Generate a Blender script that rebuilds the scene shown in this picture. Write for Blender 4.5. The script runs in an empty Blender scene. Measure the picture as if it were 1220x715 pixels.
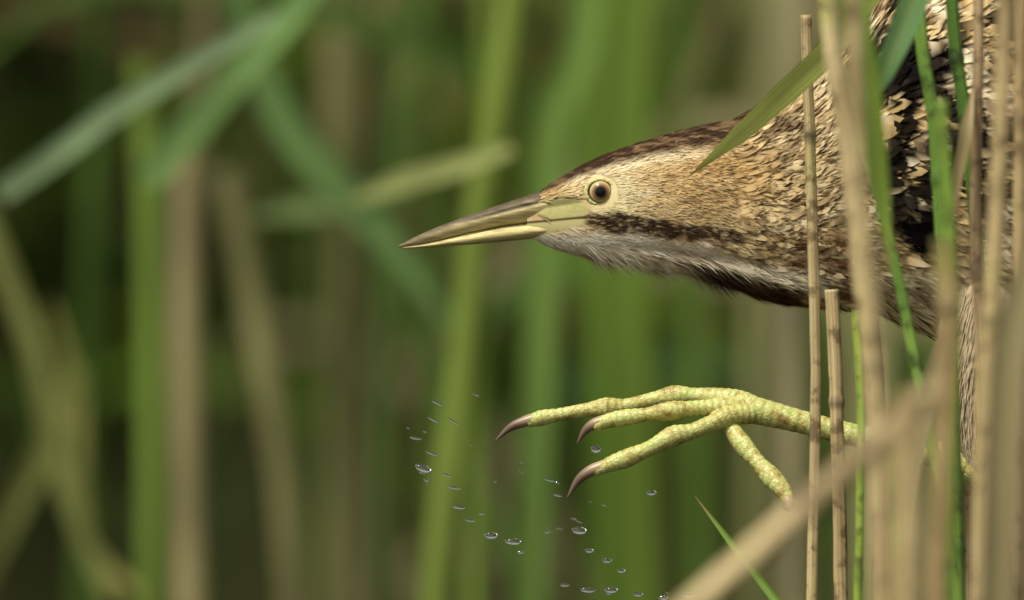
import bpy, math, random
import numpy as np
from mathutils import Vector
random.seed(4); rng=np.random.default_rng(7)
S=0.00035; D=4.0; HC=0.22
scene=bpy.context.scene
scene.view_settings.view_transform='Standard'
try: scene.view_settings.look='None'
except Exception: pass
scene.view_settings.exposure=0

def P(px,py,y=0.0):
    k=(D+y)/D
    return np.array([(px-610)*S*k, y, HC+(357.5-py)*S*k])
def lin(c):
    c=np.asarray(c,float)/255.0
    return np.where(c<=0.04045,c/12.92,((c+0.055)/1.055)**2.4)
def sst(a,b,x):
    t=np.clip((x-a)/(b-a),0,1); return t*t*(3-2*t)
def h3(i,j,k):
    n=(i*374761393+j*668265263+k*2147483647+1274126177)&0xffffffff
    n=((n^(n>>13))*1274126177)&0xffffffff
    n=((n^(n>>16))*2246822519)&0xffffffff
    return ((n^(n>>15))&0xffffff)/float(0xffffff)
def vnoise(x,y,z=0.0):
    x,y,z=np.broadcast_arrays(np.asarray(x,float),np.asarray(y,float),np.asarray(z,float))
    xi=np.floor(x).astype(np.int64);yi=np.floor(y).astype(np.int64);zi=np.floor(z).astype(np.int64)
    fx=x-xi;fy=y-yi;fz=z-zi
    fx=fx*fx*(3-2*fx);fy=fy*fy*(3-2*fy);fz=fz*fz*(3-2*fz)
    r=0
    for a in (0,1):
        for b in (0,1):
            for c in (0,1):
                w=(fx if a else 1-fx)*(fy if b else 1-fy)*(fz if c else 1-fz)
                r=r+w*h3(xi+a,yi+b,zi+c)
    return r
def fbm(x,y,z=0.0):
    return 0.55*vnoise(x,y,z)+0.3*vnoise(x*2.1+7,y*2.1+3,z*2+1)+0.15*vnoise(x*4.3+1,y*4.3+9,z*4+5)

def link(ob,parent=None):
    scene.collection.objects.link(ob)
    if parent: ob.parent=parent
    return ob
def mesh_np(name,verts,faces,mats,cols=None,uvs=None,smooth=True,parent=None):
    me=bpy.data.meshes.new(name)
    verts=np.asarray(verts,np.float32)
    me.vertices.add(len(verts)); me.vertices.foreach_set('co',verts.ravel())
    loops=[];starts=[];tot=0
    for f in faces:
        f=np.asarray(f,np.int32)
        if len(f)==0: continue
        n,k=f.shape
        loops.append(f.ravel()); starts.append(tot+np.arange(n)*k); tot+=n*k
    loops=np.concatenate(loops); starts=np.concatenate(starts).astype(np.int32)
    me.loops.add(len(loops)); me.loops.foreach_set('vertex_index',loops)
    me.polygons.add(len(starts)); me.polygons.foreach_set('loop_start',starts)
    me.update(calc_edges=True)
    me.validate()
    if smooth: me.polygons.foreach_set('use_smooth',np.ones(len(me.polygons),bool))
    if cols is not None:
        a=me.color_attributes.new('Col','FLOAT_COLOR','POINT')
        c=np.ones((len(verts),4),np.float32); c[:,:3]=cols; a.data.foreach_set('color',c.ravel())
    if uvs is not None:
        a=me.attributes.new('ruv','FLOAT_VECTOR','POINT')
        u=np.zeros((len(verts),3),np.float32); u[:,:2]=uvs; a.data.foreach_set('vector',u.ravel())
    for m in (mats if isinstance(mats,list) else [mats]): me.materials.append(m)
    return link(bpy.data.objects.new(name,me),parent)

# ---------- materials
def newmat(name):
    m=bpy.data.materials.new(name); m.use_nodes=True
    nt=m.node_tree; b=nt.nodes['Principled BSDF']
    return m,nt,b
def N(nt,t,**kw):
    n=nt.nodes.new(t)
    for k,v in kw.items(): setattr(n,k,v)
    return n
def ramp(nt,fac,stops):
    r=N(nt,'ShaderNodeValToRGB'); e=r.color_ramp.elements
    while len(e)<len(stops): e.new(0.5)
    for i,(p,c) in enumerate(stops):
        e[i].position=p; e[i].color=(*c,1)
    nt.links.new(fac,r.inputs[0]); return r.outputs[0]
def mul(nt,a,b,f=1.0,mode='MULTIPLY'):
    m=N(nt,'ShaderNodeMix',data_type='RGBA',blend_type=mode)
    m.inputs[0].default_value=f
    nt.links.new(a,m.inputs[6]); nt.links.new(b,m.inputs[7]); return m.outputs[2]
def attrcol(nt,name='Col'):
    a=N(nt,'ShaderNodeAttribute'); a.attribute_name=name; return a

def mat_feather():
    m,nt,b=newmat('feather'); a=attrcol(nt)
    d=N(nt,'ShaderNodeBsdfDiffuse'); nt.links.new(a.outputs['Color'],d.inputs[0])
    nt.links.new(d.outputs[0],nt.nodes['Material Output'].inputs[0])
    return m
def mat_bill():
    m,nt,b=newmat('bill_horn'); a=attrcol(nt)
    tc=N(nt,'ShaderNodeTexCoord'); mp=N(nt,'ShaderNodeMapping'); mp.inputs['Scale'].default_value=(120,900,900)
    no=N(nt,'ShaderNodeTexNoise'); no.inputs['Scale'].default_value=1; no.inputs['Detail'].default_value=4
    nt.links.new(tc.outputs['Object'],mp.inputs[0]); nt.links.new(mp.outputs[0],no.inputs['Vector'])
    r=ramp(nt,no.outputs['Fac'],[(0.3,(.6,.57,.5)),(0.7,(1.12,1.12,1.1))])
    nt.links.new(mul(nt,a.outputs['Color'],r),b.inputs['Base Color'])
    bp=N(nt,'ShaderNodeBump'); bp.inputs['Strength'].default_value=0.4; bp.inputs['Distance'].default_value=0.0004
    nt.links.new(no.outputs['Fac'],bp.inputs['Height']); nt.links.new(bp.outputs[0],b.inputs['Normal'])
    b.inputs['Roughness'].default_value=0.55; b.inputs['Specular IOR Level'].default_value=.3
    return m
def mat_foot():
    m,nt,b=newmat('scaly_skin')
    tc=N(nt,'ShaderNodeTexCoord')
    no=N(nt,'ShaderNodeTexNoise'); no.inputs['Scale'].default_value=140; no.inputs['Detail'].default_value=5; no.inputs['Roughness'].default_value=.65
    nt.links.new(tc.outputs['Object'],no.inputs['Vector'])
    c=ramp(nt,no.outputs['Fac'],[(0.32,tuple(lin((134,104,54)))),(0.42,tuple(lin((172,160,82)))),(0.55,tuple(lin((202,202,124)))),(0.64,tuple(lin((172,188,98)))),(0.76,tuple(lin((208,172,100))))])
    vo=N(nt,'ShaderNodeTexVoronoi',feature='DISTANCE_TO_EDGE'); vo.inputs['Scale'].default_value=480
    nt.links.new(tc.outputs['Object'],vo.inputs['Vector'])
    r2=ramp(nt,vo.outputs['Distance'],[(0.0,(.6,.54,.42)),(0.16,(1,1,1))])
    nt.links.new(mul(nt,c,r2,0.5),b.inputs['Base Color'])
    bp=N(nt,'ShaderNodeBump'); bp.inputs['Strength'].default_value=0.45; bp.inputs['Distance'].default_value=0.0005
    nt.links.new(r2,bp.inputs['Height']); nt.links.new(bp.outputs[0],b.inputs['Normal'])
    b.inputs['Roughness'].default_value=0.4
    return m
def mat_claw():
    m,nt,b=newmat('claw_horn'); a=attrcol(nt)
    nt.links.new(a.outputs['Color'],b.inputs['Base Color']); b.inputs['Roughness'].default_value=0.38
    return m
def mat_stem(name,c1,c2,c3,r3c):
    m,nt,b=newmat(name)
    a=attrcol(nt,'ruv'); mp=N(nt,'ShaderNodeMapping'); mp.inputs['Scale'].default_value=(14,9,1)
    nt.links.new(a.outputs['Vector'],mp.inputs[0])
    oi=N(nt,'ShaderNodeObjectInfo')
    no=N(nt,'ShaderNodeTexNoise',noise_dimensions='4D'); no.inputs['Scale'].default_value=1; no.inputs['Detail'].default_value=4; no.inputs['Roughness'].default_value=0.65
    mm=N(nt,'ShaderNodeMath',operation='MULTIPLY'); mm.inputs[1].default_value=50
    nt.links.new(oi.outputs['Random'],mm.inputs[0]); nt.links.new(mm.outputs[0],no.inputs['W'])
    nt.links.new(mp.outputs[0],no.inputs['Vector'])
    c=ramp(nt,no.outputs['Fac'],[(0.32,c1),(0.5,c2),(0.66,c3)])
    n2=N(nt,'ShaderNodeTexNoise'); n2.inputs['Scale'].default_value=110; n2.inputs['Detail'].default_value=4; n2.inputs['Roughness'].default_value=.7
    tc=N(nt,'ShaderNodeTexCoord'); nt.links.new(tc.outputs['Object'],n2.inputs['Vector'])
    r=ramp(nt,n2.outputs['Fac'],[(0.38,(.3,.24,.18)),(0.48,(1,1,1))])
    cc=mul(nt,c,r,0.8)
    n3=N(nt,'ShaderNodeTexNoise'); n3.inputs['Scale'].default_value=16; nt.links.new(tc.outputs['Object'],n3.inputs['Vector'])
    r3=ramp(nt,n3.outputs['Fac'],r3c)
    cc=mul(nt,cc,r3)
    at=attrcol(nt); cc=mul(nt,cc,at.outputs['Color'])
    nt.links.new(cc,b.inputs['Base Color'])
    bp=N(nt,'ShaderNodeBump'); bp.inputs['Strength'].default_value=0.4; bp.inputs['Distance'].default_value=0.0006
    nt.links.new(no.outputs['Fac'],bp.inputs['Height']); nt.links.new(bp.outputs[0],b.inputs['Normal'])
    b.inputs['Roughness'].default_value=0.55
    return m
def mat_leaf(name='reed_leaf_blade'):
    m,nt,b=newmat(name); out=nt.nodes['Material Output']
    a=attrcol(nt,'ruv'); mp=N(nt,'ShaderNodeMapping'); mp.inputs['Scale'].default_value=(22,6,1)
    nt.links.new(a.outputs['Vector'],mp.inputs[0])
    no=N(nt,'ShaderNodeTexNoise'); no.inputs['Scale'].default_value=1; no.inputs['Detail'].default_value=2
    nt.links.new(mp.outputs[0],no.inputs['Vector'])
    r=ramp(nt,no.outputs['Fac'],[(0.3,(.6,.62,.55)),(0.7,(1.2,1.2,1.15))])
    at=attrcol(nt); cc=mul(nt,at.outputs['Color'],r)
    nt.links.new(cc,b.inputs['Base Color']); b.inputs['Roughness'].default_value=0.5
    tr=N(nt,'ShaderNodeBsdfTranslucent'); nt.links.new(cc,tr.inputs[0])
    mx=N(nt,'ShaderNodeMixShader'); mx.inputs[0].default_value=0.42
    nt.links.new(b.outputs[0],mx.inputs[1]); nt.links.new(tr.outputs[0],mx.inputs[2]); nt.links.new(mx.outputs[0],out.inputs[0])
    return m
def mat_bed():
    m,nt,b=newmat('reed_bed_foliage'); out=nt.nodes['Material Output']; at=attrcol(nt)
    d=N(nt,'ShaderNodeBsdfDiffuse'); tr=N(nt,'ShaderNodeBsdfTranslucent'); mx=N(nt,'ShaderNodeMixShader'); mx.inputs[0].default_value=.38
    nt.links.new(at.outputs['Color'],d.inputs[0]); nt.links.new(at.outputs['Color'],tr.inputs[0])
    nt.links.new(d.outputs[0],mx.inputs[1]); nt.links.new(tr.outputs[0],mx.inputs[2]); nt.links.new(mx.outputs[0],out.inputs[0])
    nt.nodes.remove(b)
    return m
M_F=mat_feather(); M_B=mat_bill(); M_FT=mat_foot(); M_CL=mat_claw(); M_LEAF=mat_leaf(); M_BED=mat_bed()
M_TAN=mat_stem('dry_reed',tuple(lin((112,94,60))),tuple(lin((180,162,116))),tuple(lin((218,206,166))),[(0.32,(.62,.58,.48)),(0.48,(1.0,.98,.94)),(0.6,(1.08,1.08,1.0)),(0.70,(.74,.9,.5))])
M_GRN=mat_stem('green_reed',tuple(lin((72,104,34))),tuple(lin((112,146,54))),tuple(lin((150,172,88))),[(0.35,(.7,.75,.6)),(0.55,(1.05,1.05,1.0)),(0.72,(1.5,1.25,1.1))])

# ---------- generic tube / ribbon
def crom(pts,n):
    pts=np.asarray(pts,float); m=len(pts)
    if m==2:
        t=np.linspace(0,1,n)[:,None]; return pts[0]*(1-t)+pts[1]*t
    ext=np.vstack([2*pts[0]-pts[1],pts,2*pts[-1]-pts[-2]])
    t=np.linspace(0,m-1,n); i=np.minimum(t.astype(int),m-2); f=(t-i)[:,None]
    p0,p1,p2,p3=ext[i],ext[i+1],ext[i+2],ext[i+3]
    return 0.5*((2*p1)+(-p0+p2)*f+(2*p0-5*p1+4*p2-p3)*f**2+(-p0+3*p1-3*p2+p3)*f**3)
def frames(path,up=(0,-1,0)):
    T=np.gradient(path,axis=0); T/=np.linalg.norm(T,axis=1)[:,None]+1e-12
    up=np.array(up,float); A=np.cross(T,up); nn=np.linalg.norm(A,axis=1)[:,None]
    A=A/(nn+1e-9); B=np.cross(A,T); return T,A,B
def tube(path,rad,seg=14,cap=True):
    T,A,B=frames(path); n=len(path)
    th=np.linspace(0,2*np.pi,seg,endpoint=False)
    ring=A[:,None,:]*np.cos(th)[None,:,None]+B[:,None,:]*np.sin(th)[None,:,None]
    rad=np.asarray(rad,float)
    if rad.ndim==1: rad=rad[:,None]
    v=path[:,None,:]+ring*rad[:,:,None]
    V=v.reshape(-1,3)
    i=np.arange(n-1)[:,None]*seg; j=np.arange(seg)[None,:]; j2=(j+1)%seg
    F=np.stack([i+j,i+j2,i+seg+j2,i+seg+j],-1).reshape(-1,4)
    L=np.concatenate([[0],np.cumsum(np.linalg.norm(np.diff(path,axis=0),axis=1))])
    uv=np.stack([np.broadcast_to(np.abs((j/seg)*2-1),(n,seg)),np.broadcast_to(L[:,None],(n,seg))],-1).reshape(-1,2)
    tris=[]
    if cap:
        c0=len(V); V=np.vstack([V,path[0],path[-1]]); uv=np.vstack([uv,[0,0],[0,L[-1]]])
        for k in range(seg):
            tris.append((c0,(k+1)%seg,k)); b=(n-1)*seg; tris.append((c0+1,b+k,b+(k+1)%seg))
    return V,F,np.array(tris,int).reshape(-1,3),uv
def ribbon(path,width,fold=0.25,twist=0.0,face=(0,-1,0)):
    T,A,B=frames(path,face); n=len(path)
    tw=np.linspace(0,twist,n)[:,None]
    A2=A*np.cos(tw)+B*np.sin(tw); B2=-A*np.sin(tw)+B*np.cos(tw)
    w=np.asarray(width)[:,None]/2
    us=[-1,-0.5,0,0.5,1]
    V=np.stack([path+A2*w*u+B2*w*fold*(abs(u)) for u in us],1).reshape(-1,3)
    i=np.arange(n-1)[:,None]*5; j=np.arange(4)[None,:]
    F=np.stack([i+j,i+j+1,i+5+j+1,i+5+j],-1).reshape(-1,4)
    L=np.concatenate([[0],np.cumsum(np.linalg.norm(np.diff(path,axis=0),axis=1))])
    uv=np.stack([np.broadcast_to(np.array(us)[None,:],(n,5)),np.broadcast_to(L[:,None],(n,5))],-1).reshape(-1,2)
    return V,F,uv

# ================= BITTERN =================
bittern=link(bpy.data.objects.new('bittern',None))
ST=np.array([
(628,238,283,11),(645,228,289,16.5),(665,215,295,23),(690,200,302,31),(715,188,308,37),(750,175,314,43),(780,166,318,47),
(810,158,322,49),(840,152,329,51),(870,145,340,53),(900,133,351,56),(930,114,358,61),(960,90,361,70),(990,62,364,82),(1020,28,366,97),
(1050,-8,372,114),(1100,-52,388,140),(1160,-85,410,160),(1250,-110,428,175),(1400,-115,430,180),(1550,-90,390,165),
(1700,-40,320,130),(1850,10,240,80),(1980,50,190,45),(2100,85,150,14)],float)
xs=np.arange(628,2101,1.0)
def sm(v):
    a=np.interp(xs,ST[:,0],v)
    k=np.exp(-0.5*(np.arange(-24,25)/8.0)**2); k/=k.sum()
    ap=np.concatenate([2*a[0]-a[24:0:-1],a,2*a[-1]-a[-2:-26:-1]])
    return np.convolve(ap,k,'valid')
TOP,BOT,WID=sm(ST[:,1]),sm(ST[:,2]),sm(ST[:,3])
def prof(x):
    return np.interp(x,xs,TOP),np.interp(x,xs,BOT),np.interp(x,xs,WID)
def surf(x,th):
    t,b,w=prof(x); c=(t+b)/2; h=(b-t)/2
    cs,sn=np.cos(th),np.sin(th)
    ww=w*np.sign(sn)*np.abs(sn)**0.92
    bump=1+0.06*(fbm(x/34.,th*5,1.)-0.5)*sst(700,800,x)
    y=-ww*bump; py=c-h*cs*bump
    de=np.sqrt((x-715)**2+(py-229)**2)
    y=y*(1-0.10*np.exp(-(de/16)**2))
    y=y*(1+0.07*np.exp(-(((x-722)/26)**2+((py-205)/8)**2)))
    y=y*(1-0.05*np.exp(-((py-np.interp(x,[700,900],[292,312]))/9)**2)*sst(700,740,x)*sst(940,880,x))
    return np.stack([(x-610)*S,y*S,HC+(357.5-py)*S],-1),py
def snorm(x,th):
    p,_=surf(x,th); a,_=surf(x+2,th); b,_=surf(x,th+0.02)
    n=np.cross(a-p,b-p); n/=np.linalg.norm(n,axis=-1)[...,None]+1e-12
    yz=np.stack([np.zeros_like(x),-np.sin(th),np.cos(th)],-1)
    s=np.sign((n*yz).sum(-1)); s[s==0]=1
    return n*s[...,None]
def mixc(c,new,m):
    new=lin(new) if not isinstance(new,np.ndarray) else new
    return c*(1-m[...,None])+new*m[...,None]
def bird_col(x,py,sd):
    t,b,w=prof(x)
    nz=fbm(x/11.,py/7.,sd); nb=fbm(x/38.,py/24.,sd+3); nf=vnoise(x/5.,py/2.4,sd)
    wx=x+14*(nb-.5)+7*(nz-.5); wy=py+14*(fbm(x/30.,py/30.,sd+9)-.5)+6*(nz-.5)
    c=np.ones(x.shape+(3,))*lin((210,186,136))
    c=mixc(c,(230,212,170),sst(.45,.72,nz)*0.8)
    c=mixc(c,(178,146,94),sst(.5,.3,nb)*0.75)
    ck=sst(74,20,np.hypot((x-850)/1.6,(py-215)))
    c=mixc(c,(188,148,88),ck*0.6)
    sup=sst(12,3,np.abs(wy-np.interp(x,[650,700,760,830,900],[222,208,192,182,182])))*sst(880,800,x)*sst(650,680,x)
    c=mixc(c,(226,208,166),sup*0.85)
    c=mixc(c,(222,208,156),sst(36,20,np.hypot(x-730,py-238))*0.75)
    fl=sst(.58,.68,fbm(x/15.,py/4.2,sd+17))*sst(740,790,x)
    c=mixc(c,(120,88,54),fl*0.6)
    rows=np.sin((wx*0.8+0.55*np.abs(wy-240))*2*np.pi/13.0+5*nb)
    bar=sst(0.0,0.7,rows)*sst(.36,.56,vnoise(x/12.,py/8.,sd+5))*sst(810,920,x)
    c=mixc(c,(80,56,36),bar*0.9)
    bar2=sst(0.3,0.9,np.sin((0.5*wx+0.9*wy)*2*np.pi/8.+6*nb))*sst(760,850,x)
    c=mixc(c,(118,90,56),bar2*0.4)
    ym=np.interp(x,[680,720,750,800,850,900],[263,266,268,273,277,286])
    thr=sst(6,20,wy-ym)*sst(880,780,x)
    c=mixc(c,(242,230,204),thr*0.95)
    yb=np.interp(x,[640,800,960,1020],[276,296,338,350])
    pale=sst(15,5,np.abs(wy-yb))*sst(800,850,x)*sst(1020,960,x)
    c=mixc(c,(240,226,196),pale*0.9)
    stv=fbm(x/56.,(py-0.42*x)/6.5,sd+11)
    strk=sst(.48,.58,stv)*sst(780,850,x)*sst(262,300,py)*sst(1080,1000,x)
    c=mixc(c,(104,66,40),strk*0.88)
    ds=np.abs(wy-np.interp(x,[800,850,900,940,980],[316,326,341,354,362]))
    c=mixc(c,(58,38,28),sst(13,6,ds)*sst(805,845,x)*sst(960,925,x)*0.92)
    chin=sst(.50,.64,fbm(x/18.,(py-.3*x)/4.,sd+2))*thr*sst(290,304,py)
    c=mixc(c,(150,118,80),chin*0.7)
    hw=np.interp(x,[680,700,735,770,820,870,905],[2,6,14,12,9,7,0.5])
    m=sst(1.25,.75,np.abs(wy-ym)/hw)*sst(688,700,x)*sst(905,870,x)
    c=mixc(c,(54,36,27),m*(0.96-0.45*sst(.5,.75,nf)))
    tk=np.interp(x,[640,665,700,760,830,880,915,950],[5,10,15,19,24,28,14,0.5])
    cr=sst(1.25,.65,(wy*0.5+py*0.5-t)/tk)*sst(955,900,x)
    cc=mixc(np.ones(x.shape+(3,))*lin((70,53,39)),(146,118,86),sst(.46,.68,fbm(x/18.,py/3.,sd+4))*0.75)
    c=c*(1-cr[...,None])+cc*cr[...,None]
    npch=sst(.48,.60,fbm(x/20.,py/13.,sd+41))*sst(860,900,x)*sst(1060,1000,x)*sst(105,35,py-t)
    c=mixc(c,(76,54,37),npch*0.7)
    body=sst(985,1030,x+0.25*(200-py))
    bb=mixc(np.ones(x.shape+(3,))*lin((212,184,128)),(238,220,180),sst(.4,.65,nb))
    bb=mixc(bb,(100,70,40),sst(.50,.60,fbm(wx/9.,wy/15.,sd+21))*0.75)
    bl=fbm((wx+.35*wy)/26.,(wy-.2*wx)/42.,sd+31)
    dk=sst(.485,.53,bl)*sst(330,250,py)
    bb=mixc(bb,(24,19,18),dk*0.98)
    bb=mixc(bb,(22,17,17),sst(1.1,.85,np.hypot((wx-1090)/30,(wy-275)/28)))
    bb=mixc(bb,(24,20,18),sst(1.1,.85,np.hypot((wx-1068)/20,(wy-95)/50))*sst(.15,.35,nz))
    bb=mixc(bb,(206,190,156),sst(330,380,py)*0.8)
    c=c*(1-body[...,None])+bb*body[...,None]
    lo=sst(1.1,.85,np.hypot((x-664)/36,(py-249)/(8+(x-628)*0.13)))
    cl=mixc(np.ones(x.shape+(3,))*lin((184,178,116)),(104,98,64),sst(6,2,np.abs(py-(246-(x-640)*.16)))*0.8)
    cl=cl*(0.8+.4*fbm(x/4.,py/3.,2.))[...,None]
    c=c*(1-lo[...,None])+cl*lo[...,None]
    gp=sst(2.2,1.0,np.abs(py-np.interp(x,[628,700],[265.5,259])))*sst(704,698,x)
    c=mixc(c,(54,42,28),gp*0.85)
    lm=sst(0,2,py-np.interp(x,[628,700],[266,260]))*sst(2,-1,py-np.interp(x,[628,700],[283,266]))*sst(704,690,x)
    c=mixc(c,(204,194,132),lm)
    return c
def grid_body():
    gx=np.concatenate([np.arange(628,1120,2.5),np.arange(1120,2101,10.0)])
    nt_=200; th=np.linspace(-np.pi,np.pi,nt_,endpoint=False)
    X,TH=np.meshgrid(gx,th,indexing='ij')
    Pp,py=surf(X,TH)
    col=bird_col(X,py,np.where(TH>=0,1.3,5.7))
    V=Pp.reshape(-1,3); n=len(gx)
    i=np.arange(n-1)[:,None]*nt_; j=np.arange(nt_)[None,:]; j2=(j+1)%nt_
    F=np.stack([i+j,i+j2,i+nt_+j2,i+nt_+j],-1).reshape(-1,4)
    c0=len(V); V=np.vstack([V,V[:nt_].mean(0),V[-nt_:].mean(0)]); C=np.vstack([col.reshape(-1,3),lin((160,150,90)),lin((160,130,90))])
    tr=[(c0,(k+1)%nt_,k) for k in range(nt_)]+[(c0+1,(n-1)*nt_+k,(n-1)*nt_+(k+1)%nt_) for k in range(nt_)]
    mesh_np('head_neck_and_trunk',V,[F,tr],M_F,C,parent=bittern)
grid_body()
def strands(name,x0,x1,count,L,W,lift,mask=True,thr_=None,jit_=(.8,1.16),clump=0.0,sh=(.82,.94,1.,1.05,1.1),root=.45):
    x=rng.uniform(x0,x1,count*2)
    t,b,w=prof(x); per=np.pi*((b-t)/2+w)/2
    keep=rng.uniform(0,per.max(),len(x))<per
    x=x[keep][:count]; n=len(x)
    th=rng.uniform(-np.pi,np.pi,n)
    if thr_: th=np.sign(th)*rng.uniform(thr_[0],thr_[1],n)
    _,py=surf(x,th)
    if mask:
        bad=(np.hypot(x-715,py-229)<20)
        lo=np.hypot((x-664)/36,(py-249)/(8+(x-628)*0.13))<0.95
        lw=(py>np.interp(x,[628,700],[258,252]))&(py<np.interp(x,[628,700],[281,266]))&(x<700)
        bad2=(np.hypot(x+8-715,py-229)<21)
        k=~(bad|lo|lw|bad2); x,th,py=x[k],th[k],py[k]; n=len(x)
    t,b,w=prof(x); R=(b-t)/2
    Ls=L*rng.uniform(.65,1.35,n); Ws=W*rng.uniform(.6,1.4,n)
    sg=np.sign(th)
    cn=fbm(x/16.,py/8.,3.)
    drift=rng.normal(0,.11,n)+0.18*np.sin(np.abs(th))+clump*(cn-.5)
    under=sst(2.2,3.0,np.abs(th))
    lf=lift*(0.4+rng.uniform(0,1,n)**2)*(1+1.3*under*(x<860))*(0.5+1.2*fbm(x/20.,py/12.,8.))
    st=np.array([0,.25,.5,.78,1.0]); wd=np.array([.55,1,.95,.65,0])
    verts=[];cols=[]
    jit=rng.uniform(jit_[0],jit_[1],n)[:,None]
    for s_,w_,h_ in zip(st,wd,sh):
        xx=x+Ls*s_; tt=th+sg*drift*Ls*s_/R
        off=(0.4+lf*s_**1.3+0.15*Ws)[:,None]*S
        nn=snorm(xx,tt)
        for q in ((-1,1) if w_>0 else (0,)):
            d=Ws*w_/np.maximum(R,12)
            p,pp=surf(xx,tt+q*d)
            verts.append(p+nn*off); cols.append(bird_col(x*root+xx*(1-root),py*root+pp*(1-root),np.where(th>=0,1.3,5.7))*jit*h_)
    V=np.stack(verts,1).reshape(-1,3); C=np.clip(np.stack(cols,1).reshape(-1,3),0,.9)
    b0=np.arange(n)[:,None]*9
    F=np.concatenate([b0+np.array([k,k+1,k+3,k+2]) for k in (0,2,4)]); T=b0+np.array([6,7,8])
    mesh_np(name,V,[F,T],M_F,C,smooth=False,parent=bittern)
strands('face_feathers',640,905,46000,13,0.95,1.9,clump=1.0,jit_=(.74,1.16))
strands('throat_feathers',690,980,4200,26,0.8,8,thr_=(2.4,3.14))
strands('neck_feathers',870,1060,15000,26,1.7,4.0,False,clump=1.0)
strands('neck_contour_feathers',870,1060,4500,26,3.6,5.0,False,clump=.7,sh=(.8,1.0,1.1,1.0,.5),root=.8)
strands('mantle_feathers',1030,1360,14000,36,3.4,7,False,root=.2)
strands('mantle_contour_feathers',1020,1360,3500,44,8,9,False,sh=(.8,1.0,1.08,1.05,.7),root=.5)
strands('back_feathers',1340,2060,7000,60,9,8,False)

def bill(name,st,n_exp,colf):
    st=np.array(st,float); gx=np.linspace(st[0,0],st[-1,0],120)
    k=np.exp(-0.5*(np.arange(-6,7)/2.5)**2);k/=k.sum()
    def f(c):
        a=np.interp(gx,st[:,0],st[:,c]); ap=np.concatenate([2*a[0]-a[6:0:-1],a,2*a[-1]-a[-2:-8:-1]]); return np.convolve(ap,k,'valid')
    t,b,w=f(1),f(2),f(3); seg=48; th=np.linspace(-np.pi,np.pi,seg,endpoint=False)
    c=((t+b)/2)[:,None]; h=((b-t)/2)[:,None]
    cs,sn=np.cos(th)[None],np.sin(th)[None]
    e=2/n_exp
    yy=-w[:,None]*np.sign(sn)*np.abs(sn)**e; py=c-h*np.sign(cs)*np.abs(cs)**e
    X=np.broadcast_to(gx[:,None],py.shape)
    gy=np.interp(X,[540,650],[268,239]); g=sst(3.2,.6,np.abs(py-gy))*sst(548,590,X)*(1 if 'upper' in name else 0)
    yy=yy*(1-0.16*g)
    V=np.stack([(X-610)*S,yy*S,HC+(357.5-py)*S],-1).reshape(-1,3)
    C=colf(X,py,(py-t[:,None])/(b-t)[:,None],g).reshape(-1,3)
    n=len(gx); i=np.arange(n-1)[:,None]*seg; j=np.arange(seg)[None,:]; j2=(j+1)%seg
    F=np.stack([i+j,i+j2,i+seg+j2,i+seg+j],-1).reshape(-1,4)
    c0=len(V); V=np.vstack([V,V[:seg].mean(0),V[-seg:].mean(0)]); C=np.vstack([C,C[0],C[-1]])
    tr=[(c0,(q+1)%seg,q) for q in range(seg)]+[(c0+1,(n-1)*seg+q,(n-1)*seg+(q+1)%seg) for q in range(seg)]
    mesh_np(name,V,[F,tr],M_B,C,parent=bittern)
def cu(X,py,f,g):
    nz=fbm(X/26.,py/3.,2)
    c=np.ones(X.shape+(3,))*lin((182,166,114))
    c=mixc(c,(92,78,56),sst(.46,.16,f+.25*(nz-.5)))
    c=mixc(c,(214,200,146),sst(.60,.82,f)*.75)
    c=mixc(c,(116,102,76),sst(570,490,X)*.6)
    c=mixc(c,(58,48,32),g*.75)
    ns=sst(1,.6,np.hypot((X-632)/13,(py-(243.5-(X-632)*.27))/2.0)); c=mixc(c,(22,18,14),ns)
    return mixc(c,(50,42,28),sst(.93,.99,f)*.8)
def cl_(X,py,f,g):
    nz=fbm(X/26.,py/3.,6)
    c=np.ones(X.shape+(3,))*lin((206,190,128))
    c=mixc(c,(222,206,150),sst(.4,.7,nz))
    c=mixc(c,(146,136,90),sst(.5,1.,f)*.6)
    return mixc(c,(140,124,88),sst(540,485,X)*.6)
bill('upper_mandible',[(475,292.5,294.5,.8),(486,286.5,293.5,2.5),(500,279.5,291.5,4),(520,271,287,6),(560,255.5,277.5,9.5),(600,242.5,269.5,13),(630,232.5,266,15.5),(650,226.5,264.5,17.5),(668,221,263,18)],1.75,cu)
bill('lower_mandible',[(480,294.6,296,.8),(500,292,295.8,3.2),(520,288,294,5),(560,278.4,291.5,8.5),(600,270.2,288,12),(630,266.6,285,14.5),(650,265,283,16),(672,263.5,279,16.5)],1.9,cl_)

import bmesh
M_EYE,nt,b=newmat('bird_eye')
tc=N(nt,'ShaderNodeTexCoord'); sx=N(nt,'ShaderNodeSeparateXYZ'); nt.links.new(tc.outputs['Object'],sx.inputs[0])
cb=N(nt,'ShaderNodeCombineXYZ'); nt.links.new(sx.outputs[0],cb.inputs[0]); nt.links.new(sx.outputs[2],cb.inputs[1])
ln=N(nt,'ShaderNodeVectorMath',operation='LENGTH'); nt.links.new(cb.outputs[0],ln.inputs[0])
mr=N(nt,'ShaderNodeMath',operation='MULTIPLY'); mr.inputs[1].default_value=1/(17*S); nt.links.new(ln.outputs['Value'],mr.inputs[0])
c=ramp(nt,mr.outputs[0],[(0.0,(.003,.003,.003)),(0.33,(.003,.003,.003)),(0.38,tuple(lin((84,60,38)))),(0.54,tuple(lin((146,114,72)))),(0.70,tuple(lin((204,180,122)))),(0.79,(.01,.008,.006))])
nt.links.new(c,b.inputs['Base Color']); b.inputs['Roughness'].default_value=0.08; b.inputs['IOR'].default_value=1.38
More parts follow.
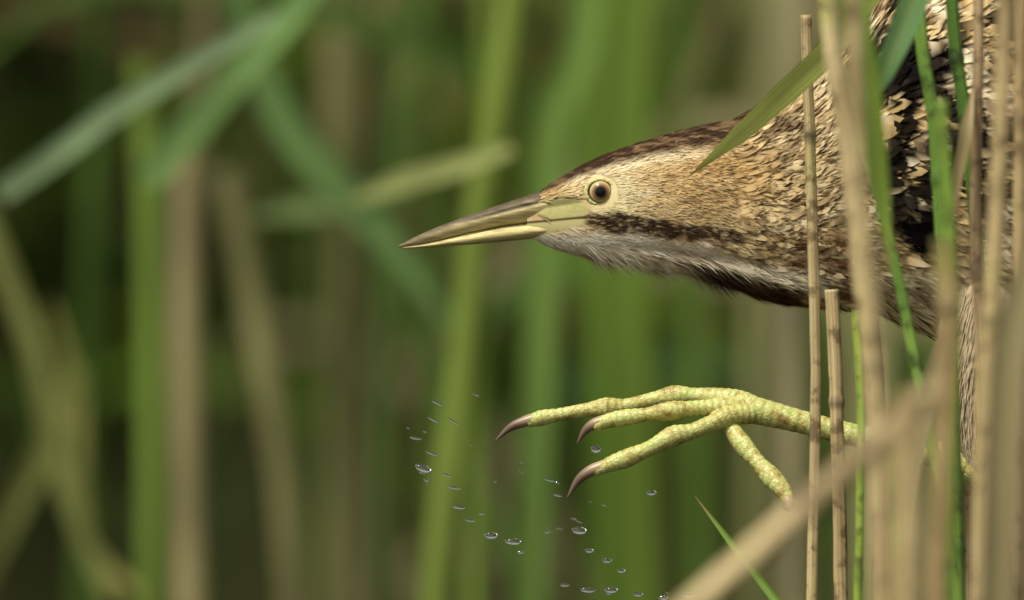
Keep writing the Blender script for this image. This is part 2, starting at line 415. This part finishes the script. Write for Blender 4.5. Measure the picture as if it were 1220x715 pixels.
def eye(side):
    yy=-31.0*side
    me=bpy.data.meshes.new('eyeball')
    bm=bmesh.new(); bmesh.ops.create_uvsphere(bm,u_segments=64,v_segments=48,radius=17*S); bm.to_mesh(me); bm.free()
    for p in me.polygons: p.use_smooth=True
    ob=link(bpy.data.objects.new('eye',me),bittern)
    ob.location=((715-610)*S,yy*0.80*S,HC+(357.5-229)*S)
    me.materials.append(M_EYE)
    th=np.linspace(0,2*np.pi,72,endpoint=False)
    V=[];seg=10
    cen=np.array([715,yy*0.80,229.])
    for a in th:
        for b in np.linspace(0,2*np.pi,seg,endpoint=False):
            m_=2.7+0.3*math.sin(a*17)
            r=15.8+m_*math.cos(b); dy=8.2+m_*0.8*math.sin(b)
            V.append(((cen[0]+r*math.cos(a)*1.05-610)*S,(cen[1]-side*dy)*S,HC+(357.5-(cen[2]+r*math.sin(a)*.93))*S))
    F=[(i*seg+j,i*seg+(j+1)%seg,((i+1)%72)*seg+(j+1)%seg,((i+1)%72)*seg+j) for i in range(72) for j in range(seg)]
    C=np.ones((len(V),3))*lin((212,206,140))
    for q in range(len(V)):
        if q%seg in (4,5,6): C[q]=lin((50,40,28))
    mesh_np('eyelid',V,[F],M_B,C,parent=bittern)
eye(1); eye(-1)

def limb(pts,n=90,scute=0.8,seg=18,per=8.0):
    pts=np.array(pts,float)
    q=crom(pts,n)
    path=np.stack([(q[:,0]-610)*S,q[:,2]*S,HC+(357.5-q[:,1])*S],-1)
    L=np.concatenate([[0],np.cumsum(np.linalg.norm(np.diff(path,axis=0),axis=1))])/S
    L=L+3.0*(fbm(L/13.,L*0,per)-.5)
    rid=np.abs(np.sin(L*np.pi/per))**0.6
    r=np.maximum(q[:,3],1)+scute*(rid-.6)
    return tube(path,r*S,seg)
def joinparts(parts):
    V=[];Q=[];T=[];o=0
    for v,f,t,uv in parts:
        V.append(v);Q.append(f+o)
        if len(t): T.append(t+o)
        o+=len(v)
    return np.vstack(V),[np.vstack(Q),np.vstack(T)]
def addlimb(name,parts,vox=0.0004,it=1):
    V,F=joinparts(parts); ob=mesh_np(name,V,F,M_FT,parent=bittern)
    r=ob.modifiers.new('r','REMESH'); r.mode='VOXEL'; r.voxel_size=vox; r.use_smooth_shade=True
    s=ob.modifiers.new('s','SMOOTH'); s.factor=0.5; s.iterations=it
    return ob
foot=[
 limb([(1190,575,-80,15),(1165,560,-78,20),(1130,545,-72,17),(1060,528,-62,14),(1000,514,-54,13.5),(945,500,-50,14),(905,490,-48,16),(880,485,-46,16),(862,483,-46,11),(850,482,-46,3)],180,0.9,22,11),
 limb([(915,488,-48,4),(900,484,-46,11),(878,478,-43,14),(850,473,-40,11.5),(825,471,-37,9.2),(803,471,-34,12),(780,475,-32,8.8),(745,483,-30,8.4),(722,485,-30,11.5),(700,488,-28,8.4),(665,494,-28,7.8),(644,498,-28,9.4),(628,503,-28,6)],130,1.2),
 limb([(910,494,-50,4),(895,490,-52,11),(870,486,-56,12),(845,485,-61,10),(822,486,-64,9),(798,489,-66,11.5),(770,493,-68,8.2),(744,497,-68,10),(722,501,-68,8.6),(706,508,-68,6)],120,1.2),
 limb([(912,493,-50,4),(895,492,-54,12),(870,494,-64,12),(845,504,-74,10),(822,513,-80,9.4),(800,519,-84,12.5),(774,532,-88,8.8),(747,544,-90,11),(725,552,-92,9),(706,561,-92,6)],120,1.2),
 limb([(885,484,-46,4),(872,492,-50,10),(870,508,-62,10),(884,530,-78,11.5),(900,549,-90,9.5),(916,567,-100,12.5),(930,583,-110,10),(938,598,-118,6.5)],100,0.8,18,10),
]
addlimb('raised_foot',foot)
def claw(pts):
    pts=np.array(pts,float); q=crom(pts,30)
    path=np.stack([(q[:,0]-610)*S,q[:,2]*S,HC+(357.5-q[:,1])*S],-1)
    V,F,T,uv=tube(path,q[:,3]*S,14)
    f=np.clip(np.repeat(np.arange(30),14)/29.,0,1); f=np.append(f,[0,1])
    C=mixc(np.ones((len(V),3))*lin((168,142,106)),(104,82,66),sst(.05,.65,f))
    return V,F,T,C
for cp in ([(640,498,-28,7.5),(625,502,-28,6.6),(608,509,-28,4.6),(590,525,-28,.6)],
           [(718,501,-68,7.4),(706,505,-68,6.4),(696,513,-68,4.4),(687,528,-68,.6)],
           [(718,554,-92,7.6),(702,560,-92,6.8),(688,571,-92,4.8),(675,592,-92,.6)],
           [(932,588,-112,7),(938,598,-124,5.8),(935,603,-142,4),(926,600,-158,.6)]):
    V,F,T,C=claw(cp); mesh_np('claw',V,[F,T],M_CL,C,parent=bittern)
base=(HC/S+357.5)+30
addlimb('standing_leg',[limb([(1330,380,70,30),(1345,470,72,22),(1375,560,72,15),(1380,580,72,19),(1355,700,72,14),(1325,base-40,72,14),(1318,base-15,72,17)],160,0.7,18,11),
 limb([(1318,base-18,72,15),(1260,base-8,60,10),(1120,base,40,8),(1080,base+6,36,3)]),
 limb([(1318,base-18,72,15),(1250,base-6,84,10),(1150,base,120,8),(1100,base+6,130,3)]),
 limb([(1318,base-18,72,15),(1300,base-6,30,10),(1240,base,-30,8),(1210,base+6,-50,3)]),
 limb([(1318,base-18,72,15),(1370,base-6,76,10),(1440,base,80,7),(1470,base+6,82,3)])],0.0012)
def tibia(pts):
    pts=np.array(pts,float); q=crom(pts,60); path=np.stack([(q[:,0]-610)*S,q[:,2]*S,HC+(357.5-q[:,1])*S],-1)
    V,F,T,uv=tube(path,q[:,3]*S,32); C=np.ones((len(V),3))*lin((190,170,134))
    C*= (0.8+0.35*fbm(V[:,0]/S/9,V[:,2]/S/22,2.))[:,None]
    mesh_np('feathered_thigh',V,[F,T],M_F,C,parent=bittern)
    n=9000; Tn,A,B=frames(path); i=rng.integers(0,56,n); a=rng.uniform(0,2*np.pi,n)
    vs=[]; Ls=rng.uniform(14,30,n)*S
    for s_,w_ in ((0,.6),(.5,1),(1,0)):
        rr=(q[i,3]*S+ (0.6+1.2*s_)*S)[:,None]
        for qd in ((-1,1) if w_ else (0,)):
            aa=a+qd*w_*1.0/q[i,3]
            vs.append(path[i]+Tn[i]*(Ls*s_)[:,None]+(A[i]*np.cos(aa)[:,None]+B[i]*np.sin(aa)[:,None])*rr)
    V=np.stack(vs,1).reshape(-1,3); b0=np.arange(n)[:,None]*5
    C=np.ones((n,5,3))*lin((196,176,140))*rng.uniform(.8,1.1,(n,1,1))
    mesh_np('thigh_feathers',V,[b0+np.array([0,1,3,2]),b0+np.array([2,3,4])],M_F,C.reshape(-1,3),smooth=False,parent=bittern)
tibia([(1200,270,-60,50),(1185,350,-66,62),(1168,420,-76,50),(1160,490,-82,29),(1168,545,-80,20)])
tibia([(1300,300,60,60),(1318,400,72,66),(1335,460,72,45),(1345,510,72,24)])

# ================= REEDS =================
def reed_stem(pts,w,mat,y=0.0,tint=(1,1,1),node=None,parent=None):
    p=[P(a,b,y) for a,b in pts]
    q=crom(p,120); n=len(q)
    L=np.concatenate([[0],np.cumsum(np.linalg.norm(np.diff(q,axis=0),axis=1))])
    q=q+np.stack([0.0011*(fbm(L*16,L*0+w,y*9)-.5)*2,L*0,L*0],-1)
    per=node or random.uniform(.11,.17); ph=random.uniform(0,per)
    d=np.abs(((L-ph+per/2)%per)-per/2)
    wob=1+0.16*(fbm(L*30,L*0+ph*30,1.)-.5)
    r=w*S/2*(wob+0.22*np.exp(-(d/0.0022)**2))
    seg=16
    irr=1+0.05*np.sin(np.linspace(0,2*np.pi,seg,endpoint=False)*3+ph*9)
    V,F,T,uv=tube(q,r[:,None]*irr[None,:],seg)
    cc=np.ones((n,3))*np.array(tint); cc*= (1-0.5*np.exp(-((d-0.001)/0.0016)**2))[:,None]
    C=np.vstack([np.repeat(cc,seg,0),cc[0],cc[-1]])
    return mesh_np('reed_stem',V,[F,T],mat,C,uv,parent=parent)
def reed_leaf(pts,w,col,fold=.25,twist=0.,taper=(0.15,1,1,.75,.02),face=(0,-1,0)):
    p=[P(a,b,yy) for a,b,yy in pts]
    q=crom(p,70); ww=np.interp(np.linspace(0,1,70),np.linspace(0,1,len(taper)),taper)*w*S
    V,F,uv=ribbon(q,ww,fold,twist,face)
    t=uv[:,1]/uv[:,1].max()
    C=np.ones((len(V),3))*lin(col); C*=(0.85+.3*vnoise(t*9,uv[:,0]*1.5,w))[:,None]
    mid=np.abs(uv[:,0])<.1; C[mid]=C[mid]*0.75+lin((190,196,120))*.25
    tp=sst(.86,1,t); C=C*(1-tp[:,None])+lin((170,140,80))*tp[:,None]
    return mesh_np('reed_leaf',V,[F],M_LEAF,C,uv)
WB=985
reed_stem([(961,18),(966,200),(972,420),(970,600),(966,WB)],13,M_TAN,-0.055,(1.0,.96,.92),0.21)
reed_stem([(991,345),(996,480),(1000,640),(1004,WB)],16,M_TAN,-0.06,(.98,.92,.86))
reed_stem([(960,-500),(985,0),(1008,160),(1026,330),(1044,520),(1058,WB)],20,M_TAN,-0.30,(1.25,1.22,1.2))
reed_stem([(1004,-400),(1020,150),(1040,400),(1052,715),(1056,WB)],18,M_TAN,-0.5,(1.1,1.08,1.02))
reed_stem([(1150,-500),(1166,0),(1163,250),(1168,480),(1176,WB)],13,M_TAN,-0.14,(.8,.7,.68))
reed_stem([(1230,-600),(1200,0),(1186,300),(1170,600),(1160,WB)],19,M_TAN,-0.36,(1.0,.94,.86))
reed_stem([(1218,-300),(1214,200),(1208,WB)],14,M_TAN,-0.2,(.86,.76,.66))
reed_stem([(1125,285),(1130,420),(1118,640),(1112,WB)],20,M_TAN,-0.5,(.85,.76,.64))
reed_stem([(1090,470),(1082,560),(1076,WB)],32,M_TAN,-0.75,(.9,.84,.74))
reed_stem([(1108,466),(1080,494),(990,576),(835,716),(600,932)],25,M_TAN,-0.72,(1.2,1.16,1.12))
reed_stem([(1040,380),(1048,520),(1046,WB)],15,M_TAN,0.06,(.7,.56,.42))
reed_stem([(1148,430),(1150,WB)],26,M_TAN,0.05,(.75,.66,.52))
reed_stem([(1196,420),(1200,WB)],22,M_TAN,-0.3,(.7,.6,.5))
reed_stem([(930,-450),(984,0),(1022,140),(1052,250),(1082,380),(1112,540),(1140,715),(1170,WB)],12,M_GRN,-0.15,(1.0,1.05,.9))
reed_stem([(1060,-450),(1093,0),(1112,140),(1124,290),(1136,500),(1150,WB)],16,M_GRN,-0.12,(.85,.95,.75))
reed_stem([(1100,-450),(1134,0),(1150,130),(1160,260),(1176,520),(1186,WB)],15,M_GRN,-0.10,(.62,.8,.55))
reed_stem([(1020,370),(1026,500),(1024,650),(1020,WB)],9,M_GRN,-0.12,(1.6,1.4,1.0))
reed_stem([(1120,120),(1138,380),(1132,600),(1128,WB)],13,M_GRN,-0.32,(1.3,1.2,.9))
reed_stem([(1064,540),(1068,WB)],12,M_GRN,-0.3,(1.1,1.0,.7))
reed_leaf([(1050,-20,-.09),(985,62,-.075),(935,110,-.065),(880,160,-.055),(820,211,-.045)],29,(188,198,104),.18,.5,(.7,1,1,.75,.02))
reed_leaf([(1130,-120,-.2),(1085,10,-.2),(1052,85,-.2),(1018,150,-.19)],32,(126,168,104),.3,.3,(.8,1,.8,.02))
reed_leaf([(1000,-150,-.32),(1016,0,-.32),(1034,110,-.31),(1050,240,-.3),(1060,330,-.3)],32,(162,192,78),.3,.6,(.8,1,.9,.6,.05))
reed_leaf([(1060,900,-.06),(990,800,-.06),(925,716,-.05),(870,645,-.045),(828,591,-.04)],10,(134,170,66),.4,.3,(1,1,1,.8,.05))
reed_leaf([(1150,340,-.2),(1120,420,-.22),(1085,560,-.24),(1065,760,-.25),(1050,970,-.25)],26,(190,172,126),.35,.8,(.1,.8,1,1,.8))
reed_leaf([(1240,260,-.5),(1205,400,-.5),(1190,600,-.5),(1180,970,-.5)],40,(184,166,122),.35,.5,(.1,1,1,.8))
reed_leaf([(1160,100,-.14),(1150,160,-.15),(1134,250,-.15),(1128,330,-.15)],16,(182,158,112),.35,.5,(.1,1,.7,.05))

bedV=[];bedF=[];bedC=[];off=0
def add_rib(q,ww,col,fold=.25,twist=0.,face=(0,-1,0)):
    global off
    V,F,uv=ribbon(q,ww,fold,twist,face)
    bedV.append(V);bedF.append(F+off)
    C=np.ones((len(V),3))*col; t=uv[:,1]/max(uv[:,1].max(),1e-6)
    C*=(0.7+.6*vnoise(t*7,uv[:,0],float(off%97)))[:,None]; bedC.append(C); off+=len(V)
def add_st(q,r,col):
    global off
    V,F,T,uv=tube(q,r,7,False)
    t=uv[:,1]/max(uv[:,1].max(),1e-6)
    bedV.append(V);bedF.append(F+off);bedC.append(np.ones((len(V),3))*col*(0.7+.6*vnoise(t*9,t*0,float(off%89)))[:,None]);off+=len(V)
greens=[(112,138,50),(94,122,42),(134,156,66),(74,100,40),(150,168,84),(98,126,60),(124,148,50)]
tans=[(172,158,108),(150,136,90),(186,174,128),(116,102,66)]
def hero(pts,w,col,y,stem=False,tp=(1,1,1,.9,.7),tw=.4):
    q=crom([P(a,b,y) for a,b in pts],40); k=(D+y)/D
    c=lin(col)*.86; g=c.mean(); c=c*.9+g*.1
    if stem: add_st(q,np.ones(40)*w*S*k/2,c)
    else: add_rib(q,np.interp(np.linspace(0,1,40),np.linspace(0,1,len(tp)),tp)*w*S*k,c,.25,tw)
H=hero
H([(225,150),(222,400),(226,640),(228,1150)],36,(190,176,120),1.4,True)
H([(255,-300),(240,100),(228,400),(215,1150)],20,(150,138,92),1.6,True)
H([(270,200),(300,350),(330,520),(345,640),(380,1150)],34,(170,166,104),1.5,True)
H([(395,-400),(405,100),(418,400),(430,1150)],42,(152,146,92),1.9,True)
H([(440,-300),(425,100),(400,500),(395,1150)],30,(134,136,78),1.8,True)
H([(700,-800),(612,0),(572,250),(548,480),(520,715),(500,1150)],38,(162,186,74),1.05,True)
H([(560,-500),(580,100),(572,300),(560,1150)],20,(140,168,64),1.3,True)
H([(740,-600),(700,0),(655,150),(642,420),(628,715),(620,1150)],44,(130,164,70),1.25,False)
H([(0,232),(60,190),(130,138),(200,95),(330,20)],28,(150,176,122),.85,False,(.9,1,1,.9,.6),.2)
H([(175,215),(240,140),(300,70),(360,0),(440,-120)],38,(124,160,86),1.0,False)
H([(260,-60),(330,130),(400,220),(470,300),(560,420)],40,(112,146,78),1.3,False,(.4,1,1,.8,.1))
H([(420,238),(480,216),(540,200),(610,178)],26,(178,186,106),.9,False,(.3,1,1,.5))
H([(300,258),(350,250),(420,238),(520,206)],26,(122,144,82),1.3,False,(.3,1,1,.5))
H([(170,70),(168,100),(176,200),(180,420),(184,1150)],30,(130,158,60),1.3,True)
H([(110,-300),(118,100),(105,420),(98,1150)],30,(84,114,44),1.7,True)
H([(-60,180),(0,310),(40,420),(70,560),(130,720)],26,(144,150,76),1.3,False)
H([(90,440),(60,520),(20,600),(-40,720)],30,(144,150,74),1.4,False)
H([(60,360),(90,470),(100,640),(180,720)],18,(170,166,86),1.4,False,(.2,1,1,.8))
H([(520,-300),(505,100),(520,400),(500,1150)],26,(106,136,54),1.8,True)
H([(480,-200),(470,120),(455,420),(460,1150)],24,(106,134,60),1.6,False)
H([(780,-300),(752,60),(745,300),(752,500),(760,1150)],46,(134,164,56),1.6,False)
H([(830,-300),(805,100),(822,400),(842,1150)],34,(114,146,56),1.8,False)
H([(720,-200),(700,200),(716,520),(725,1150)],34,(124,158,52),1.6,False)
H([(930,-300),(925,200),(930,450),(925,1150)],46,(176,170,112),1.4,False)
H([(962,-300),(945,300),(958,1150)],34,(186,174,124),1.2,True)
H([(890,-300),(905,100),(898,400),(886,1150)],26,(150,152,90),1.5,True)
H([(1010,300),(1030,500),(1020,1150)],60,(172,168,104),1.2,False)
H([(1200,330),(1190,500),(1200,1150)],70,(146,132,90),1.2,False)
H([(1130,400),(1110,550),(1120,1150)],50,(126,142,66),1.1,False)
H([(640,720),(560,560),(470,330),(380,140)],24,(100,132,52),1.6,False,(1,1,.8,.1))
H([(890,440),(800,430),(700,450),(600,500)],44,(88,126,70),2.2,False,(.4,1,1,.2))
H([(560,380),(640,330),(720,300),(800,240)],34,(100,140,60),2.0,False,(.4,1,1,.2))
def rand_reeds(n,y0,y1,gt=.72,hmin=1.1,hmax=2.1,dark=1.0,wmul=1.0):
    for _ in range(n):
        y=random.uniform(y0,y1); X=random.uniform(-1,1)*(0.55+0.28*(D+y)/D*1.3+ y*0.12)
        hgt=random.uniform(hmin,hmax); ln=random.gauss(0,.10)*hgt; ly=random.gauss(0,.08)*hgt
        isg=random.random()<gt
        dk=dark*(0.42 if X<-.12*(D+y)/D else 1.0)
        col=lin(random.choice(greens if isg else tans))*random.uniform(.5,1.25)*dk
        b0=np.array([X,y,-.05]); pts=[b0,b0+np.array([ln*.3,ly*.3,hgt*.4]),b0+np.array([ln,ly,hgt])]
        q=crom(pts,14)
        add_st(q,np.linspace(.0042,.002,14)*random.uniform(.8,1.3)*wmul,col)
        for _k in range(random.randint(2,5)):
            t=random.uniform(.05,.75); base_=q[int(t*13)]
            a=random.uniform(0,2*math.pi); l=random.uniform(.3,.65); up=random.uniform(.35,1.0)
            d=np.array([math.cos(a),math.sin(a)*.7,0]);
            lp=[base_,base_+d*l*.35+np.array([0,0,l*.5*up]),base_+d*l*.75+np.array([0,0,l*.62*up]),base_+d*l+np.array([0,0,l*(.62*up-random.uniform(0,.35))])]
            qq=crom(lp,12)
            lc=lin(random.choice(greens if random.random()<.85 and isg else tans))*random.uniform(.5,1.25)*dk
            add_rib(qq,np.interp(np.linspace(0,1,12),[0,.25,.6,1],[.4,1,.8,.03])*random.uniform(.012,.026)*wmul,lc,.25,random.uniform(-1,1),(0,-1,.2))
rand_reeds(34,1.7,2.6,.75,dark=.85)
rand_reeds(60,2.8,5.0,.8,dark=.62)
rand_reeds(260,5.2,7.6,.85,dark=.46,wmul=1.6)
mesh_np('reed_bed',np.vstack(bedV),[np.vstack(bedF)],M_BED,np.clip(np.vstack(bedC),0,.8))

def sheet(name,x0,x1,y0,y1,nx,ny,zf,mat):
    gx=np.linspace(x0,x1,nx); gy=np.linspace(y0,y1,ny); X,Y=np.meshgrid(gx,gy,indexing='ij'); Z=zf(X,Y)
    V=np.stack([X,Y,Z],-1).reshape(-1,3); i=np.arange(nx-1)[:,None]*ny; j=np.arange(ny-1)[None,:]
    F=np.stack([i+j,i+ny+j,i+ny+j+1,i+j+1],-1).reshape(-1,4)
    return mesh_np(name,V,[F],mat)
mg,nt,b=newmat('marsh_ground'); tc=N(nt,'ShaderNodeTexCoord')
no=N(nt,'ShaderNodeTexNoise'); no.inputs['Scale'].default_value=2.2; no.inputs['Detail'].default_value=6
nt.links.new(tc.outputs['Object'],no.inputs['Vector'])
nt.links.new(ramp(nt,no.outputs['Fac'],[(.3,(.010,.016,.005)),(.5,(.03,.046,.011)),(.7,(.07,.084,.022))]),b.inputs['Base Color']); b.inputs['Roughness'].default_value=.95; b.inputs['Specular IOR Level'].default_value=.1
sheet('ground',-120,120,-20,220,120,120,lambda X,Y:-.25+2.6*sst(7.5,10.5,Y)+.12*(fbm(X,Y)-.5)*sst(6,9,Y)+0*X,mg)
mw,nt,b=newmat('pond_water'); b.inputs['Base Color'].default_value=(.03,.028,.012,1); b.inputs['Roughness'].default_value=.06; b.inputs['IOR'].default_value=1.33
tc=N(nt,'ShaderNodeTexCoord'); no=N(nt,'ShaderNodeTexNoise'); no.inputs['Scale'].default_value=9; no.inputs['Detail'].default_value=3
nt.links.new(tc.outputs['Object'],no.inputs['Vector']); bp=N(nt,'ShaderNodeBump'); bp.inputs['Strength'].default_value=.35; bp.inputs['Distance'].default_value=.02
nt.links.new(no.outputs['Fac'],bp.inputs['Height']); nt.links.new(bp.outputs[0],b.inputs['Normal'])
sheet('water',-60,60,-19,9.5,40,20,lambda X,Y:0*X,mw)

mdp,nt,b=newmat('water_drop'); b.inputs['Base Color'].default_value=(1,1,1,1); b.inputs['Roughness'].default_value=0.0; b.inputs['IOR'].default_value=1.33; b.inputs['Transmission Weight'].default_value=1.0
drops=[(504,558,10,4.5,20,0),(508,572,3,2,0,0),(514,540,8,1.6,20,0),(495,522,8,1.6,10,0),(521,480,8,1.7,25,0),(516,500,8,1.4,25,0),(540,502,7,1.2,35,0),
(541,581,8,1.8,10,0),(546,604,8,2.4,10,0),(560,620,7,1.6,10,0),(585,638,8,4,0,0),(611,645,10,4,5,0),(652,634,3,1.5,0,0),
(690,632,9,4.5,5,0),(702,656,5,2.6,0,0),(723,668,6,2.6,0,0),(740,680,5,2.4,0,0),(710,535,6,4.5,0,0),(776,587,6,3.2,0,0),(655,572,8,1.5,15,0),(664,590,6,1.5,15,0),
(673,697,6,2,0,0),(700,703,9,3,5,0),(728,703,8,3.6,0,0),(760,708,6,2.6,0,0),(820,709,8,3.4,0,0),(574,612,4,1.4,0,0),(620,658,4,1.8,0,0),(532,566,6,1.3,15,0),(735,720,5,3,0,0),(790,712,6,2.6,0,0)]
bm=bmesh.new()
from mathutils import Matrix
def drop(px,py,a,bb,ang,y):
    p=P(px,py,y)
    mtx=Matrix.Translation(Vector(p))@Matrix.Rotation(math.radians(ang),4,'Y')@Matrix.Diagonal((a*S,bb*S*1.1,bb*S,1))
    bmesh.ops.create_uvsphere(bm,u_segments=20,v_segments=12,radius=1,matrix=mtx)
for d in drops: drop(*d[:5],random.uniform(-.03,.015))
for _ in range(16):
    t=random.random(); drop(490+t*300+random.gauss(0,30),500+t*210+random.gauss(0,28),random.uniform(1.5,5),random.uniform(.6,1.0),random.uniform(5,30),random.uniform(-.05,.05))
me=bpy.data.meshes.new('water_droplets'); bm.to_mesh(me); bm.free()
for p in me.polygons: p.use_smooth=True
me.materials.append(mdp); link(bpy.data.objects.new('water_droplets',me))

EL,AZ=math.radians(58),math.radians(-38)
sd=bpy.data.lights.new('sun','SUN'); sd.energy=3.6; sd.angle=math.radians(12); sd.color=(1,.945,.84)
so=link(bpy.data.objects.new('sun',sd))
dirv=Vector((math.sin(AZ)*math.cos(EL),-math.cos(AZ)*math.cos(EL),math.sin(EL)))
so.rotation_euler=dirv.to_track_quat('Z','Y').to_euler(); so.location=(0,-2,6)
w=bpy.data.worlds.new('World'); scene.world=w; w.use_nodes=True; nt=w.node_tree
bg=nt.nodes['Background']; sk=N(nt,'ShaderNodeTexSky'); sk.sky_type='NISHITA'; sk.sun_disc=False
sk.sun_elevation=EL; sk.sun_rotation=math.atan2(dirv.x,dirv.y); sk.dust_density=4.0
hs=N(nt,'ShaderNodeHueSaturation'); hs.inputs['Saturation'].default_value=.3
nt.links.new(sk.outputs[0],hs.inputs['Color']); nt.links.new(hs.outputs[0],bg.inputs[0]); bg.inputs[1].default_value=.13

cd=bpy.data.cameras.new('camera'); co=link(bpy.data.objects.new('camera',cd))
co.location=(0,-D,HC); co.rotation_euler=(math.radians(90),0,0)
cd.sensor_width=36; cd.lens=36*D/(1220*S); cd.clip_start=.1; cd.clip_end=1000
cd.dof.use_dof=True; cd.dof.focus_distance=D-0.016; cd.dof.aperture_fstop=5.6
scene.camera=co
